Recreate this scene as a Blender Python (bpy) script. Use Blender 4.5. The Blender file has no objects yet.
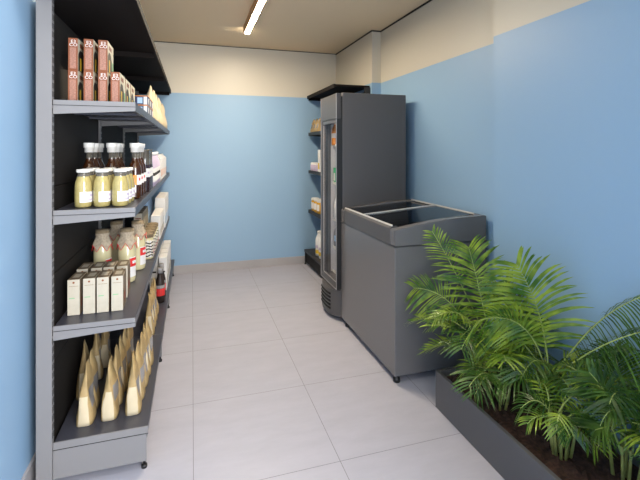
import bpy, bmesh, math, random
from mathutils import Vector, Matrix

S = bpy.context.scene
COL = S.collection
PI = math.pi

# ------------------------------------------------------------------ camera
cam_d = bpy.data.cameras.new('camera')
cam_d.sensor_fit = 'HORIZONTAL'
cam_d.sensor_width = 36.0
cam_d.lens = 416.5 * 36.0 / 640.0
cam_d.shift_y = -90.5 / 640.0
cam_d.clip_start = 0.02
cam = bpy.data.objects.new('camera', cam_d)
cam.location = (0, 0, 1.35)
cam.rotation_euler = (PI / 2, 0, -math.radians(17.08))
COL.objects.link(cam)
S.camera = cam

# ------------------------------------------------------------------ exposure, world, daylight
S.view_settings.view_transform = 'Standard'
S.view_settings.look = 'None'
S.view_settings.exposure = 0.17
S.view_settings.gamma = 1.0
S.view_settings.use_curve_mapping = False

W = bpy.data.worlds.new('sky')
S.world = W
W.use_nodes = True
bg = W.node_tree.nodes['Background']
bg.inputs['Color'].default_value = (0.80, 0.89, 1.0, 1)
bg.inputs['Strength'].default_value = 0.45


def area(name, loc, rot, sx, sy, power, color):
    d = bpy.data.lights.new(name, 'AREA')
    d.shape = 'RECTANGLE'
    d.size, d.size_y, d.energy, d.color = sx, sy, power, color
    o = bpy.data.objects.new(name, d)
    o.location, o.rotation_euler = loc, rot
    COL.objects.link(o)
    return o


# daylight through the open shop front behind the camera
area('daylight', (0.80, -1.05, 1.45), (PI / 2, 0, math.radians(37)), 1.5, 2.1, 175, (0.95, 0.97, 1.0))
area('overhead_fill', (0.0, 1.3, 2.49), (0, 0, 0), 0.5, 0.5, 9, (1.0, 0.97, 0.93))  # unseen fill lamp added overhead to brighten the side walls


# ------------------------------------------------------------------ materials
def lin(c):
    return tuple(((v / 255) / 12.92 if v / 255 <= 0.04045 else ((v / 255 + 0.055) / 1.055) ** 2.4) for v in c)


MATS = {}


def mat(name, rgb, rough=0.5, metal=0.0, noise=0.0, scale=8.0, bump=0.0, bscale=200.0, spec=0.5, trans=0.0,
        emit=None, estr=0.0, ior=1.45, coat=0.0, lin_rgb=False, alpha=1.0):
    m = bpy.data.materials.new(name)
    m.use_nodes = True
    nt = m.node_tree
    b = nt.nodes['Principled BSDF']
    c = rgb if lin_rgb else lin(rgb)
    b.inputs['Base Color'].default_value = (*c, 1)
    b.inputs['Roughness'].default_value = rough
    b.inputs['Metallic'].default_value = metal
    b.inputs['Specular IOR Level'].default_value = spec
    b.inputs['Transmission Weight'].default_value = trans
    b.inputs['IOR'].default_value = ior
    b.inputs['Coat Weight'].default_value = coat
    b.inputs['Alpha'].default_value = alpha
    if emit:
        b.inputs['Emission Color'].default_value = (*emit, 1)
        b.inputs['Emission Strength'].default_value = estr
    if noise or bump:
        tc = nt.nodes.new('ShaderNodeTexCoord')
        if noise:
            n = nt.nodes.new('ShaderNodeTexNoise')
            n.inputs['Scale'].default_value = scale
            n.inputs['Detail'].default_value = 5
            nt.links.new(tc.outputs['Object'], n.inputs['Vector'])
            r = nt.nodes.new('ShaderNodeValToRGB')
            r.color_ramp.elements[0].position = 0.3
            r.color_ramp.elements[1].position = 0.7
            r.color_ramp.elements[0].color = (*[v * (1 - noise) for v in c], 1)
            r.color_ramp.elements[1].color = (*[min(1, v * (1 + noise)) for v in c], 1)
            nt.links.new(n.outputs['Fac'], r.inputs['Fac'])
            nt.links.new(r.outputs['Color'], b.inputs['Base Color'])
        if bump:
            n2 = nt.nodes.new('ShaderNodeTexNoise')
            n2.inputs['Scale'].default_value = bscale
            nt.links.new(tc.outputs['Object'], n2.inputs['Vector'])
            bp = nt.nodes.new('ShaderNodeBump')
            bp.inputs['Strength'].default_value = bump
            bp.inputs['Distance'].default_value = 0.002
            nt.links.new(n2.outputs['Fac'], bp.inputs['Height'])
            nt.links.new(bp.outputs['Normal'], b.inputs['Normal'])
    MATS[name] = m
    return m


def wall_mat(name, line):
    """blue paint below a height, beige paint above it"""
    m = mat(name, (132, 180, 220), rough=0.42, bump=0.12, bscale=260)
    nt = m.node_tree
    b = nt.nodes['Principled BSDF']
    g = nt.nodes.new('ShaderNodeNewGeometry')
    sp = nt.nodes.new('ShaderNodeSeparateXYZ')
    nt.links.new(g.outputs['Position'], sp.inputs[0])
    gt = nt.nodes.new('ShaderNodeMath')
    gt.operation = 'GREATER_THAN'
    gt.inputs[1].default_value = line
    nt.links.new(sp.outputs['Z'], gt.inputs[0])
    mx = nt.nodes.new('ShaderNodeMix')
    mx.data_type = 'RGBA'
    nt.links.new(gt.outputs[0], mx.inputs['Factor'])
    mx.inputs['A'].default_value = (*BLUE, 1)
    mx.inputs['B'].default_value = (*BEIGE, 1)
    nt.links.new(mx.outputs['Result'], b.inputs['Base Color'])
    return m


BLUE = (0.245, 0.392, 0.565)
BEIGE = (0.53, 0.495, 0.42)
M_wall_back = wall_mat('paint_back', 1.965)
M_wall_side = wall_mat('paint_side', 2.0)
M_ceil = mat('ceiling_paint', (0.76, 0.61, 0.42), rough=0.8, bump=0.1, lin_rgb=True)
M_gap = mat('shadow_gap', (28, 24, 20), rough=0.8)  # dark colour stands in for the shade inside the gap


def floor_mat():
    m = mat('porcelain_tile', (205, 205, 210), rough=0.42)
    nt = m.node_tree
    b = nt.nodes['Principled BSDF']
    tc = nt.nodes.new('ShaderNodeTexCoord')
    mp = nt.nodes.new('ShaderNodeMapping')
    T = 0.6085
    mp.inputs['Scale'].default_value = (1 / T, 1 / T, 1)
    mp.inputs['Location'].default_value = (-0.0055 / T + 10, -1.6985 / T + 20, 0)
    nt.links.new(tc.outputs['Object'], mp.inputs['Vector'])
    sp = nt.nodes.new('ShaderNodeSeparateXYZ')
    nt.links.new(mp.outputs['Vector'], sp.inputs[0])

    def edge(sock):
        fr = nt.nodes.new('ShaderNodeMath'); fr.operation = 'FRACT'
        nt.links.new(sock, fr.inputs[0])
        su = nt.nodes.new('ShaderNodeMath'); su.operation = 'SUBTRACT'; su.inputs[1].default_value = 0.5
        nt.links.new(fr.outputs[0], su.inputs[0])
        ab = nt.nodes.new('ShaderNodeMath'); ab.operation = 'ABSOLUTE'
        nt.links.new(su.outputs[0], ab.inputs[0])
        g = nt.nodes.new('ShaderNodeMath'); g.operation = 'GREATER_THAN'; g.inputs[1].default_value = 0.5 - 0.0013 / T
        nt.links.new(ab.outputs[0], g.inputs[0])
        return g.outputs[0]
    mxm = nt.nodes.new('ShaderNodeMath'); mxm.operation = 'MAXIMUM'
    nt.links.new(edge(sp.outputs['X']), mxm.inputs[0])
    nt.links.new(edge(sp.outputs['Y']), mxm.inputs[1])
    n = nt.nodes.new('ShaderNodeTexNoise')
    n.inputs['Scale'].default_value = 5
    n.inputs['Detail'].default_value = 8
    n.inputs['Roughness'].default_value = 0.65
    mp2 = nt.nodes.new('ShaderNodeMapping'); mp2.inputs['Scale'].default_value = (0.8, 2.2, 1)
    nt.links.new(tc.outputs['Object'], mp2.inputs['Vector'])
    nt.links.new(mp2.outputs['Vector'], n.inputs['Vector'])
    r = nt.nodes.new('ShaderNodeValToRGB')
    r.color_ramp.elements[0].position = 0.3
    r.color_ramp.elements[1].position = 0.72
    r.color_ramp.elements[0].color = (0.365, 0.362, 0.42, 1)
    r.color_ramp.elements[1].color = (0.41, 0.405, 0.468, 1)
    nt.links.new(n.outputs['Fac'], r.inputs['Fac'])
    mx = nt.nodes.new('ShaderNodeMix'); mx.data_type = 'RGBA'
    nt.links.new(mxm.outputs[0], mx.inputs['Factor'])
    nt.links.new(r.outputs['Color'], mx.inputs['A'])
    mx.inputs['B'].default_value = (0.17, 0.165, 0.17, 1)
    nt.links.new(mx.outputs['Result'], b.inputs['Base Color'])
    return m


M_floor = floor_mat()
M_base = mat('tile_skirting', (0.35, 0.335, 0.345), rough=0.45, noise=0.05, scale=6, lin_rgb=True)
M_shelf = mat('shelf_grey_steel', (0.185, 0.18, 0.184), rough=0.42, bump=0.04, lin_rgb=True)
M_deck = mat('shelf_deck_steel', (0.046, 0.047, 0.062), rough=0.36, bump=0.04, lin_rgb=True)
M_dksteel = mat('charcoal_shelf_steel', (0.022, 0.021, 0.022), rough=0.5, lin_rgb=True)
M_panel = mat('shelf_back_steel', (0.014, 0.012, 0.011), rough=0.7, spec=0.25, lin_rgb=True)
M_canopy = mat('canopy_steel', (0.010, 0.007, 0.006), rough=0.75, spec=0.2, lin_rgb=True)
M_slot = mat('slot_black', (0.01, 0.01, 0.01), rough=0.8, lin_rgb=True)
M_graph = mat('graphite_enamel', (0.082, 0.078, 0.080), rough=0.38, bump=0.03, bscale=90, lin_rgb=True)
M_chest = mat('chest_enamel', (0.135, 0.13, 0.134), rough=0.26, spec=0.7, bump=0.03, bscale=90, lin_rgb=True)
M_graph2 = mat('graphite_trim', (0.055, 0.053, 0.055), rough=0.32, lin_rgb=True)
M_black = mat('black_plastic', (0.012, 0.012, 0.013), rough=0.45, lin_rgb=True)
M_chrome = mat('brushed_aluminium', (0.62, 0.61, 0.60), rough=0.28, metal=1.0, lin_rgb=True)
M_steel = mat('satin_steel', (0.36, 0.34, 0.335), rough=0.4, metal=0.6, lin_rgb=True)
M_frame = mat('satin_lid_frame', (0.66, 0.65, 0.64), rough=0.4, metal=0.25, lin_rgb=True)
M_liner = mat('cabinet_liner', (0.55, 0.52, 0.52), rough=0.45, lin_rgb=True)
M_darkliner = mat('freezer_liner', (0.03, 0.03, 0.033), rough=0.4, lin_rgb=True)
M_glass = mat('clear_glass', (0.92, 0.95, 0.95), rough=0.02, trans=1.0, ior=1.45, lin_rgb=True)


def pane_mat(name, tint, ref=1.0):
    m = bpy.data.materials.new(name)
    m.use_nodes = True
    nt = m.node_tree
    nt.nodes.remove(nt.nodes['Principled BSDF'])
    out = nt.nodes['Material Output']
    tr = nt.nodes.new('ShaderNodeBsdfTransparent'); tr.inputs['Color'].default_value = (*tint, 1)
    gl = nt.nodes.new('ShaderNodeBsdfGlossy'); gl.inputs['Roughness'].default_value = 0.02
    fr = nt.nodes.new('ShaderNodeFresnel'); fr.inputs['IOR'].default_value = 1.5 * ref
    mx = nt.nodes.new('ShaderNodeMixShader')
    ge = nt.nodes.new('ShaderNodeNewGeometry')
    inv = nt.nodes.new('ShaderNodeMath'); inv.operation = 'SUBTRACT'; inv.inputs[0].default_value = 1.0
    nt.links.new(ge.outputs['Backfacing'], inv.inputs[1])
    mul = nt.nodes.new('ShaderNodeMath'); mul.operation = 'MULTIPLY'
    nt.links.new(fr.outputs[0], mul.inputs[0])
    nt.links.new(inv.outputs[0], mul.inputs[1])
    nt.links.new(mul.outputs[0], mx.inputs[0])
    nt.links.new(tr.outputs[0], mx.inputs[1])
    nt.links.new(gl.outputs[0], mx.inputs[2])
    nt.links.new(mx.outputs[0], out.inputs['Surface'])
    return m


M_pane = pane_mat('fridge_glass', (0.95, 0.95, 0.95), 0.76)
M_dkpane = pane_mat('tinted_lid_glass', (0.55, 0.57, 0.6), 1.15)

M_white = mat('white_plastic', (0.74, 0.72, 0.68), rough=0.4, lin_rgb=True)
M_label = mat('white_paper', (0.70, 0.69, 0.68), rough=0.6, lin_rgb=True)
M_cream = mat('cream_sauce', (0.38, 0.31, 0.12), rough=0.12, noise=0.12, scale=60, coat=0.6, lin_rgb=True)
M_amber = mat('amber_glass', (0.045, 0.013, 0.003), rough=0.06, coat=1.0, lin_rgb=True)
M_neck = mat('smoky_glass', (0.10, 0.09, 0.075), rough=0.05, coat=1.0, lin_rgb=True)
M_darkwine = mat('dark_syrup', (0.025, 0.010, 0.014), rough=0.08, coat=1.0, lin_rgb=True)
M_custard = mat('custard_cream', (0.60, 0.54, 0.32), rough=0.15, coat=0.5, lin_rgb=True)
M_cloth = mat('beige_cloth', (0.40, 0.33, 0.24), rough=0.9, noise=0.25, scale=90, bump=0.6, bscale=350, lin_rgb=True)
M_lidcloth = mat('brown_cloth', (0.22, 0.165, 0.10), rough=0.9, noise=0.2, scale=90, lin_rgb=True)
M_red = mat('red_print', (0.62, 0.03, 0.03), rough=0.5, lin_rgb=True)
M_orange = mat('orange_print', (0.72, 0.25, 0.03), rough=0.5, lin_rgb=True)
M_terra = mat('terracotta_card', (0.20, 0.058, 0.02), rough=0.5, lin_rgb=True)
M_terra_dk = mat('dark_terracotta', (0.20, 0.05, 0.02), rough=0.5, lin_rgb=True)
M_pink = mat('printed_text_pink', (0.29, 0.14, 0.10), rough=0.6, noise=0.35, scale=220, lin_rgb=True)
M_ivory = mat('ivory_card', (0.58, 0.55, 0.43), rough=0.55, lin_rgb=True)
M_choco = mat('chocolate_print', (0.02, 0.012, 0.01), rough=0.5, lin_rgb=True)
M_yellow = mat('yellow_print', (0.70, 0.47, 0.03), rough=0.5, lin_rgb=True)
M_navy = mat('navy_print', (0.02, 0.035, 0.10), rough=0.4, lin_rgb=True)
M_sky = mat('pale_blue_print', (0.35, 0.50, 0.70), rough=0.4, lin_rgb=True)
M_kraft = mat('kraft_paper', (0.35, 0.245, 0.11), rough=0.65, noise=0.15, scale=25, bump=0.25, bscale=60, lin_rgb=True)
M_kraft_l = mat('pale_kraft_paper', (0.55, 0.46, 0.31), rough=0.65, noise=0.05, scale=18, lin_rgb=True)
M_window = mat('foil_window', (0.30, 0.29, 0.29), rough=0.2, lin_rgb=True)
M_linen = mat('linen_card', (0.44, 0.40, 0.32), rough=0.6, noise=0.05, scale=40, lin_rgb=True)
M_linen_d = mat('brown_card', (0.17, 0.125, 0.08), rough=0.6, noise=0.15, scale=40, lin_rgb=True)
M_green = mat('green_print', (0.20, 0.40, 0.22), rough=0.6, lin_rgb=True)
M_brightgreen = mat('bright_green_print', (0.03, 0.42, 0.16), rough=0.4, lin_rgb=True)
M_lilac = mat('lilac_print', (0.50, 0.42, 0.55), rough=0.5, lin_rgb=True)
M_gold = mat('gold_sauce', (0.60, 0.33, 0.03), rough=0.2, coat=0.6, lin_rgb=True)
M_bronze = mat('bronze_housing', (0.42, 0.22, 0.09), rough=0.45, lin_rgb=True)
M_led = mat('led_diffuser', (1, 0.9, 0.75), emit=(1.0, 0.84, 0.62), estr=290.0)
M_cabled = mat('cabinet_led', (1, 1, 1), emit=(1.0, 0.93, 0.86), estr=6.0)
M_planter = mat('charcoal_planter', (0.085, 0.083, 0.088), rough=0.5, bump=0.05, lin_rgb=True)
M_soil = mat('bark_soil', (0.045, 0.022, 0.016), rough=0.95, noise=0.6, scale=60, bump=1.0, bscale=90, lin_rgb=True)


def leaf_mat(name, c0, c1):
    m = bpy.data.materials.new(name)
    m.use_nodes = True
    nt = m.node_tree
    b = nt.nodes['Principled BSDF']
    out = nt.nodes['Material Output']
    b.inputs['Roughness'].default_value = 0.38
    tc = nt.nodes.new('ShaderNodeTexCoord')
    n = nt.nodes.new('ShaderNodeTexNoise')
    n.inputs['Scale'].default_value = 14
    nt.links.new(tc.outputs['Object'], n.inputs['Vector'])
    r = nt.nodes.new('ShaderNodeValToRGB')
    r.color_ramp.elements[0].position = 0.36
    r.color_ramp.elements[1].position = 0.66
    r.color_ramp.elements[0].color = (*c0, 1)
    r.color_ramp.elements[1].color = (*c1, 1)
    nt.links.new(n.outputs['Fac'], r.inputs['Fac'])
    nt.links.new(r.outputs['Color'], b.inputs['Base Color'])
    t = nt.nodes.new('ShaderNodeBsdfTranslucent')
    nt.links.new(r.outputs['Color'], t.inputs['Color'])
    mx = nt.nodes.new('ShaderNodeMixShader')
    mx.inputs[0].default_value = 0.3
    nt.links.new(b.outputs[0], mx.inputs[1])
    nt.links.new(t.outputs[0], mx.inputs[2])
    nt.links.new(mx.outputs[0], out.inputs['Surface'])
    return m


M_leaf = leaf_mat('palm_leaf', (0.05, 0.15, 0.012), (0.36, 0.48, 0.05))  # yellow end of the mottling stands in for leaf highlights
M_leaf_shade = leaf_mat('shaded_palm_leaf', (0.018, 0.065, 0.010), (0.085, 0.18, 0.025))  # same leaf with shade put into its colour, for darker fronds
M_rachis = mat('palm_rachis', (0.34, 0.42, 0.12), rough=0.5, noise=0.2, scale=20, lin_rgb=True)
M_cane = mat('palm_cane', (0.34, 0.33, 0.09), rough=0.5, noise=0.3, scale=14, lin_rgb=True)


# ------------------------------------------------------------------ mesh helper
class MB:
    def __init__(self):
        self.bm = bmesh.new()
        self.mats = []

    def mi(self, m):
        if m not in self.mats:
            self.mats.append(m)
        return self.mats.index(m)

    def face(self, pts, m, smooth=False):
        vs = [self.bm.verts.new(p) for p in pts]
        f = self.bm.faces.new(vs)
        f.material_index = self.mi(m)
        f.smooth = smooth
        return f

    def box(self, x0, x1, y0, y1, z0, z1, m, bev=0.0, seg=2, faces=None):
        t = bmesh.new()
        v = [t.verts.new((x, y, z)) for z in (z0, z1) for y in (y0, y1) for x in (x0, x1)]
        q = {'bottom': (0, 2, 3, 1), 'top': (4, 5, 7, 6), 'front': (0, 1, 5, 4), 'back': (2, 6, 7, 3),
             'left': (0, 4, 6, 2), 'right': (1, 3, 7, 5)}
        for k, ix in q.items():
            f = t.faces.new([v[i] for i in ix])
            f.material_index = self.mi((faces or {}).get(k, m))
        if bev:
            bmesh.ops.bevel(t, geom=list(t.edges), offset=bev, segments=seg, affect='EDGES', profile=0.5)
            for f in t.faces:
                f.smooth = False
        self.merge(t)

    def merge(self, t, mtx=None):
        mp = {}
        for v in t.verts:
            mp[v] = self.bm.verts.new(mtx @ v.co if mtx else v.co)
        for f in t.faces:
            try:
                n = self.bm.faces.new([mp[v] for v in f.verts])
                n.material_index = f.material_index
                n.smooth = f.smooth
            except ValueError:
                pass
        t.free()

    def prism(self, poly, axis, a0, a1, m, bev=0.0, seg=2):
        """poly: 2D points; extruded along axis from a0 to a1.  y: poly=(x,z); x: poly=(y,z); z: poly=(x,y)"""
        def P(p, a):
            return {'y': (p[0], a, p[1]), 'x': (a, p[0], p[1]), 'z': (p[0], p[1], a)}[axis]
        t = bmesh.new()
        A = [t.verts.new(P(p, a0)) for p in poly]
        B = [t.verts.new(P(p, a1)) for p in poly]
        n = len(poly)
        t.faces.new(A)
        t.faces.new(B[::-1])
        for i in range(n):
            t.faces.new([A[i], A[(i + 1) % n], B[(i + 1) % n], B[i]])
        bmesh.ops.recalc_face_normals(t, faces=t.faces)
        if bev:
            bmesh.ops.bevel(t, geom=list(t.edges), offset=bev, segments=seg, affect='EDGES')
        k = self.mi(m)
        for f in t.faces:
            f.material_index = k
        self.merge(t)

    def lathe(self, prof, m, c=(0, 0, 0), seg=20, cap=True):
        """prof: list of (r, z) or (r, z, material)"""
        rings = []
        for p in prof:
            rings.append([self.bm.verts.new((c[0] + p[0] * math.cos(2 * PI * i / seg),
                                             c[1] + p[0] * math.sin(2 * PI * i / seg), c[2] + p[1])) for i in range(seg)])
        for j in range(len(prof) - 1):
            mm = prof[j + 1][2] if len(prof[j + 1]) > 2 else m
            for i in range(seg):
                f = self.bm.faces.new([rings[j][i], rings[j][(i + 1) % seg], rings[j + 1][(i + 1) % seg], rings[j + 1][i]])
                f.material_index = self.mi(mm)
                f.smooth = True
        if cap:
            f = self.bm.faces.new(rings[0][::-1]); f.material_index = self.mi(m)
            f = self.bm.faces.new(rings[-1]); f.material_index = self.mi(prof[-1][2] if len(prof[-1]) > 2 else m)

    def patch(self, r, z0, z1, a0, a1, m, c=(0, 0, 0), seg=10):
        """a label wrapped on a round bottle, with a small thickness"""
        for k in range(seg):
            aa = [a0 + (a1 - a0) * (k + d) / seg for d in (0, 1)]
            p = [(c[0] + r * math.cos(a), c[1] + r * math.sin(a)) for a in aa]
            self.face([(p[0][0], p[0][1], c[2] + z0), (p[1][0], p[1][1], c[2] + z0),
                       (p[1][0], p[1][1], c[2] + z1), (p[0][0], p[0][1], c[2] + z1)], m, True)

    def tube(self, pts, radii, m, seg=6):
        rings = []
        pts = [Vector(p) for p in pts]
        for i, p in enumerate(pts):
            d = (pts[min(i + 1, len(pts) - 1)] - pts[max(i - 1, 0)]).normalized()
            up = Vector((0, 0, 1)) if abs(d.z) < 0.95 else Vector((1, 0, 0))
            a = d.cross(up).normalized()
            b = a.cross(d)
            r = radii[i] if isinstance(radii, (list, tuple)) else radii
            rings.append([self.bm.verts.new(p + a * r * math.cos(2 * PI * k / seg) + b * r * math.sin(2 * PI * k / seg)) for k in range(seg)])
        for j in range(len(pts) - 1):
            for k in range(seg):
                f = self.bm.faces.new([rings[j][k], rings[j][(k + 1) % seg], rings[j + 1][(k + 1) % seg], rings[j + 1][k]])
                f.material_index = self.mi(m)
                f.smooth = True
        for r in (rings[0][::-1], rings[-1]):
            f = self.bm.faces.new(r); f.material_index = self.mi(m)

    def build(self, name, parent=None, loc=None, recalc=True):
        if recalc:
            bmesh.ops.recalc_face_normals(self.bm, faces=self.bm.faces)
        me = bpy.data.meshes.new(name)
        self.bm.to_mesh(me)
        self.bm.free()
        for m in self.mats:
            me.materials.append(m)
        o = bpy.data.objects.new(name, me)
        COL.objects.link(o)
        if parent:
            o.parent = parent
        if loc:
            o.location = loc
        return o


def tag(o, label=None, cat=None, group=None, kind=None):
    if label: o['label'] = label
    if cat: o['category'] = cat
    if group: o['group'] = group
    if kind: o['kind'] = kind
    return o


def thing(name, label, cat, loc=(0, 0, 0), rz=0.0, group=None):
    o = bpy.data.objects.new(name, None)
    o.empty_display_size = 0.05
    o.location = loc
    o.rotation_euler = (0, 0, rz)
    COL.objects.link(o)
    return tag(o, label, cat, group)


def dup(o, loc, label, rz=None, group=None, parent=None):
    c = o.copy()
    COL.objects.link(c)
    c.parent = parent
    if parent is None:
        c.location = loc
        if rz is not None:
            c.rotation_euler = (0, 0, rz)
        c['label'] = label
        if group: c['group'] = group
    for ch in [q for q in list(bpy.data.objects) if q.parent == o]:
        dup(ch, None, None, parent=c)
    return c


# ------------------------------------------------------------------ room shell
YB, XL, XR, XN, ZC, YF = 4.778, -0.625, 1.671, 1.765, 2.51, -2.0


def struct(name, mb, label):
    o = mb.build(name)
    return tag(o, label, name.split('_')[0], kind='structure')


b = MB(); b.box(XL - 0.1, 1.95, YF, YB + 0.1, -0.08, 0, M_floor); struct('floor', b, 'pale grey large format tiled floor')
b = MB(); b.box(XL - 0.1, 1.95, YF, YB + 0.1, ZC, ZC + 0.08, M_ceil); struct('ceiling', b, 'tan painted flat ceiling')
b = MB(); b.box(XL - 0.1, 1.95, YB, YB + 0.1, 0, ZC, M_wall_back); struct('wall_back', b, 'back wall painted blue below and beige above')
b = MB(); b.box(XL - 0.1, XL, YF, YB, 0, ZC, M_wall_side); struct('wall_left', b, 'pale blue left wall beside the tall shelving')
b = MB()
b.prism([(XR, YB), (XR, 3.72), (XN, 3.72), (XN, 2.0), (1.66, 2.0), (1.66, YF), (1.95, YF), (1.95, YB)], 'z', 0, ZC, M_wall_side)
struct('wall_right', b, 'stepped right wall painted blue below and beige above')
b = MB(); b.box(0.85, 1.66, 0.12, 0.22, 0, ZC, M_wall_side); struct('wall_front', b, 'unseen wall added to shade the near end of the planter')  # added out of view to keep daylight off the near right side
b = MB(); b.box(XL, XR, YB - 0.011, YB, 0, 0.089, M_base); struct('baseboard_back', b, 'low grey tile skirting along the back wall')
b = MB(); b.box(XL, XL + 0.011, YF, YB - 0.011, 0, 0.089, M_base); struct('baseboard_left', b, 'low grey tile skirting along the left wall')
b = MB()
b.box(XR - 0.011, XR, 3.74, YB - 0.011, 0, 0.089, M_base)
b.box(XN - 0.011, XN, 2.01, 3.72, 0, 0.089, M_base)
b.box(1.649, 1.66, YF, 2.0, 0, 0.089, M_base)
struct('baseboard_right', b, 'low grey tile skirting along the right wall')
b = MB()
b.box(XR - 0.006, XR, 3.715, YB, ZC - 0.014, ZC, M_gap)
b.box(XR, XN, 3.714, 3.72, ZC - 0.014, ZC, M_gap)
b.box(XN - 0.006, XN, 2.0, 3.714, ZC - 0.014, ZC, M_gap)
b.box(1.654, 1.66, YF, 2.0, ZC - 0.014, ZC, M_gap)
b.box(XL, XR - 0.006, YB - 0.004, YB, ZC - 0.007, ZC, M_gap)
struct('trim_gap_shade', b, 'dark strip standing in for the shadow gap where the ceiling meets the walls')

# ------------------------------------------------------------------ ceiling lamp
t = thing('linear_ceiling_lamp', 'long glowing linear lamp in a bronze housing under the ceiling', 'lamp', (0.495, 3.35, ZC - 0.06))
b = MB()
b.box(-0.034, 0.034, -0.62, 0.62, 0.004, 0.06, M_bronze, 0.002, 1)
b.box(-0.034, -0.022, -0.62, 0.62, -0.006, 0.004, M_bronze)
b.box(0.022, 0.034, -0.62, 0.62, -0.006, 0.004, M_bronze)
b.build('lamp_housing', t)
b = MB(); b.box(-0.022, 0.022, -0.617, 0.617, -0.005, 0.004, M_led); tag(b.build('diffuser', t), 'glowing warm white diffuser')

# ------------------------------------------------------------------ gondola shelving
LEVELS = (0.642, 1.105, 1.548)


def gondola(name, label, xb, sgn, ys, xs, xbase, top_z, M_shelf, M_deck):
    """xb: aisle-side face of the uprights; sgn: +1 shelves reach towards +X; xs / xbase: front edges"""
    t = thing(name, label, 'shelving', (xb, ys[0], 0))

    def X(x):
        return (x - xb)

    def bx(mb, x0, x1, y0, y1, z0, z1, m, bev=0.0):
        a, c = sorted((X(x0), X(x1)))
        mb.box(a, c, y0 - ys[0], y1 - ys[0], z0, z1, m, bev, 1)
    xu = xb - sgn * 0.056                      # wall side of the uprights
    for i, y in enumerate(ys):
        mb = MB()
        bx(mb, xu, xb, y - 0.015, y + 0.015, 0.0, top_z + 0.011, M_shelf, 0.002)
        k = 0.2
        while k < top_z:
            for dy in (-0.007, 0.007):
                bx(mb, xb, xb + sgn * 0.0006, y + dy - 0.0025, y + dy + 0.0025, k, k + 0.022, M_slot)
            k += 0.034
        mb.build('upright', t)
    for i in range(len(ys) - 1):
        y0, y1 = ys[i] + 0.017, ys[i + 1] - 0.017
        mb = MB()
        k = 0.12
        while k < top_z - 0.05:
            z1 = min(k + 0.36, top_z)
            bx(mb, xb - sgn * 0.03, xb - sgn * 0.012, y0, y1, k, z1 - 0.003, M_panel, 0.002)
            k += 0.36
        mb.build('back_panel', t)
        for z in LEVELS:
            mb = MB()
            bx(mb, xb + sgn * 0.003, xs, ys[i] + 0.001, ys[i + 1] - 0.001, z - 0.024, z, M_deck, 0.002)
            bx(mb, xs - sgn * 0.014, xs, ys[i] + 0.001, ys[i + 1] - 0.001, z - 0.036, z - 0.022, M_deck)
            for q in (0.33, 0.66):
                ym = ys[i] + (ys[i + 1] - ys[i]) * q
                bx(mb, xb + sgn * 0.003, xs - sgn * 0.015, ym - 0.012, ym + 0.012, z - 0.034, z - 0.023, M_deck)
            o = mb.build('shelf', t)
            for e, yy in ((0, ys[i] - 0.004), (1, ys[i + 1] - 0.005)):
                mb = MB()
                x0, x1 = X(xb + sgn * 0.001), X(xs)
                mb.prism([(x0, z + 0.001), (x1, z + 0.001), (x1, z - 0.037), (x0, z - 0.056)], 'y', yy - ys[0], yy - ys[0] + 0.0045, M_shelf)
                a, c = sorted((x0, x1))
                mb.box(a, c, yy - ys[0] - 0.0015, yy - ys[0], z - 0.0205, z - 0.0185, M_slot)
                mb.build('shelf_bracket', o)
        # base shelf
        mb = MB()
        bx(mb, xb + sgn * 0.003, xbase, ys[i] + 0.001, ys[i + 1] - 0.001, 0.152, 0.178, M_deck, 0.002)
        mb.build('base_shelf', t)
        mb = MB()
        bx(mb, xbase - sgn * 0.03, xbase - sgn * 0.02, ys[i] + 0.001, ys[i + 1] - 0.001, 0.03, 0.15, M_panel)
        mb.build('kick_plate', t)
        # canopy
        yc = ys[i] + 0.001 - (0.16 if i == 0 and sgn > 0 else 0)
        mb = MB()
        bx(mb, xb - sgn * 0.056, xs, yc, ys[i + 1] - 0.001, top_z + 0.012, top_z + 0.03, M_canopy)
        bx(mb, xs, xs + sgn * 0.016, yc, ys[i + 1] - 0.001, top_z - 0.003, top_z + 0.033, M_canopy)
        bx(mb, xb + sgn * 0.003, xs - sgn * 0.001, ys[i + 1] - 0.012, ys[i + 1] - 0.003, top_z - 0.02, top_z + 0.013, M_canopy)
        mb.build('canopy', t)
    for y in (ys if sgn > 0 else ys):
        mb = MB()
        mb.prism([(X(xb + sgn * 0.001), 0.178), (X(xbase), 0.178), (X(xbase), 0.146), (X(xbase - sgn * 0.006), 0.146),
                  (X(xbase - sgn * 0.006), 0.033), (X(xb + sgn * 0.001), 0.033)], 'y', y - ys[0] - 0.004, y - ys[0] + 0.001, M_shelf)
        a, c = sorted((X(xb + sgn * 0.001), X(xbase)))
        mb.box(a, c, y - ys[0] - 0.0055, y - ys[0] - 0.004, 0.1475, 0.1495, M_slot)
        o = mb.build('base_end_panel', t)
        mb = MB()
        mb.lathe([(0.006, 0.012), (0.006, 0.05)], M_black, (X(xbase - sgn * 0.016), y - ys[0] + 0.008, 0), 10)
        mb.lathe([(0.012, 0.0), (0.012, 0.012), (0.006, 0.014)], M_black, (X(xbase - sgn * 0.016), y - ys[0] + 0.008, 0), 12)
        mb.build('foot', t)
    return t


gondola('gondola_shelving', 'long grey steel shelving with dark canopy along the left wall', -0.531, 1,
        (1.905, 2.83, 3.765, 4.70), -0.228, -0.178, 1.946, M_shelf, M_deck)
gondola('gondola_shelving', 'short dark shelving in the back right corner behind the upright fridge', 1.612, -1,
        (3.765, 4.735), 1.312, 1.262, 1.946, M_dksteel, M_dksteel)

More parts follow.
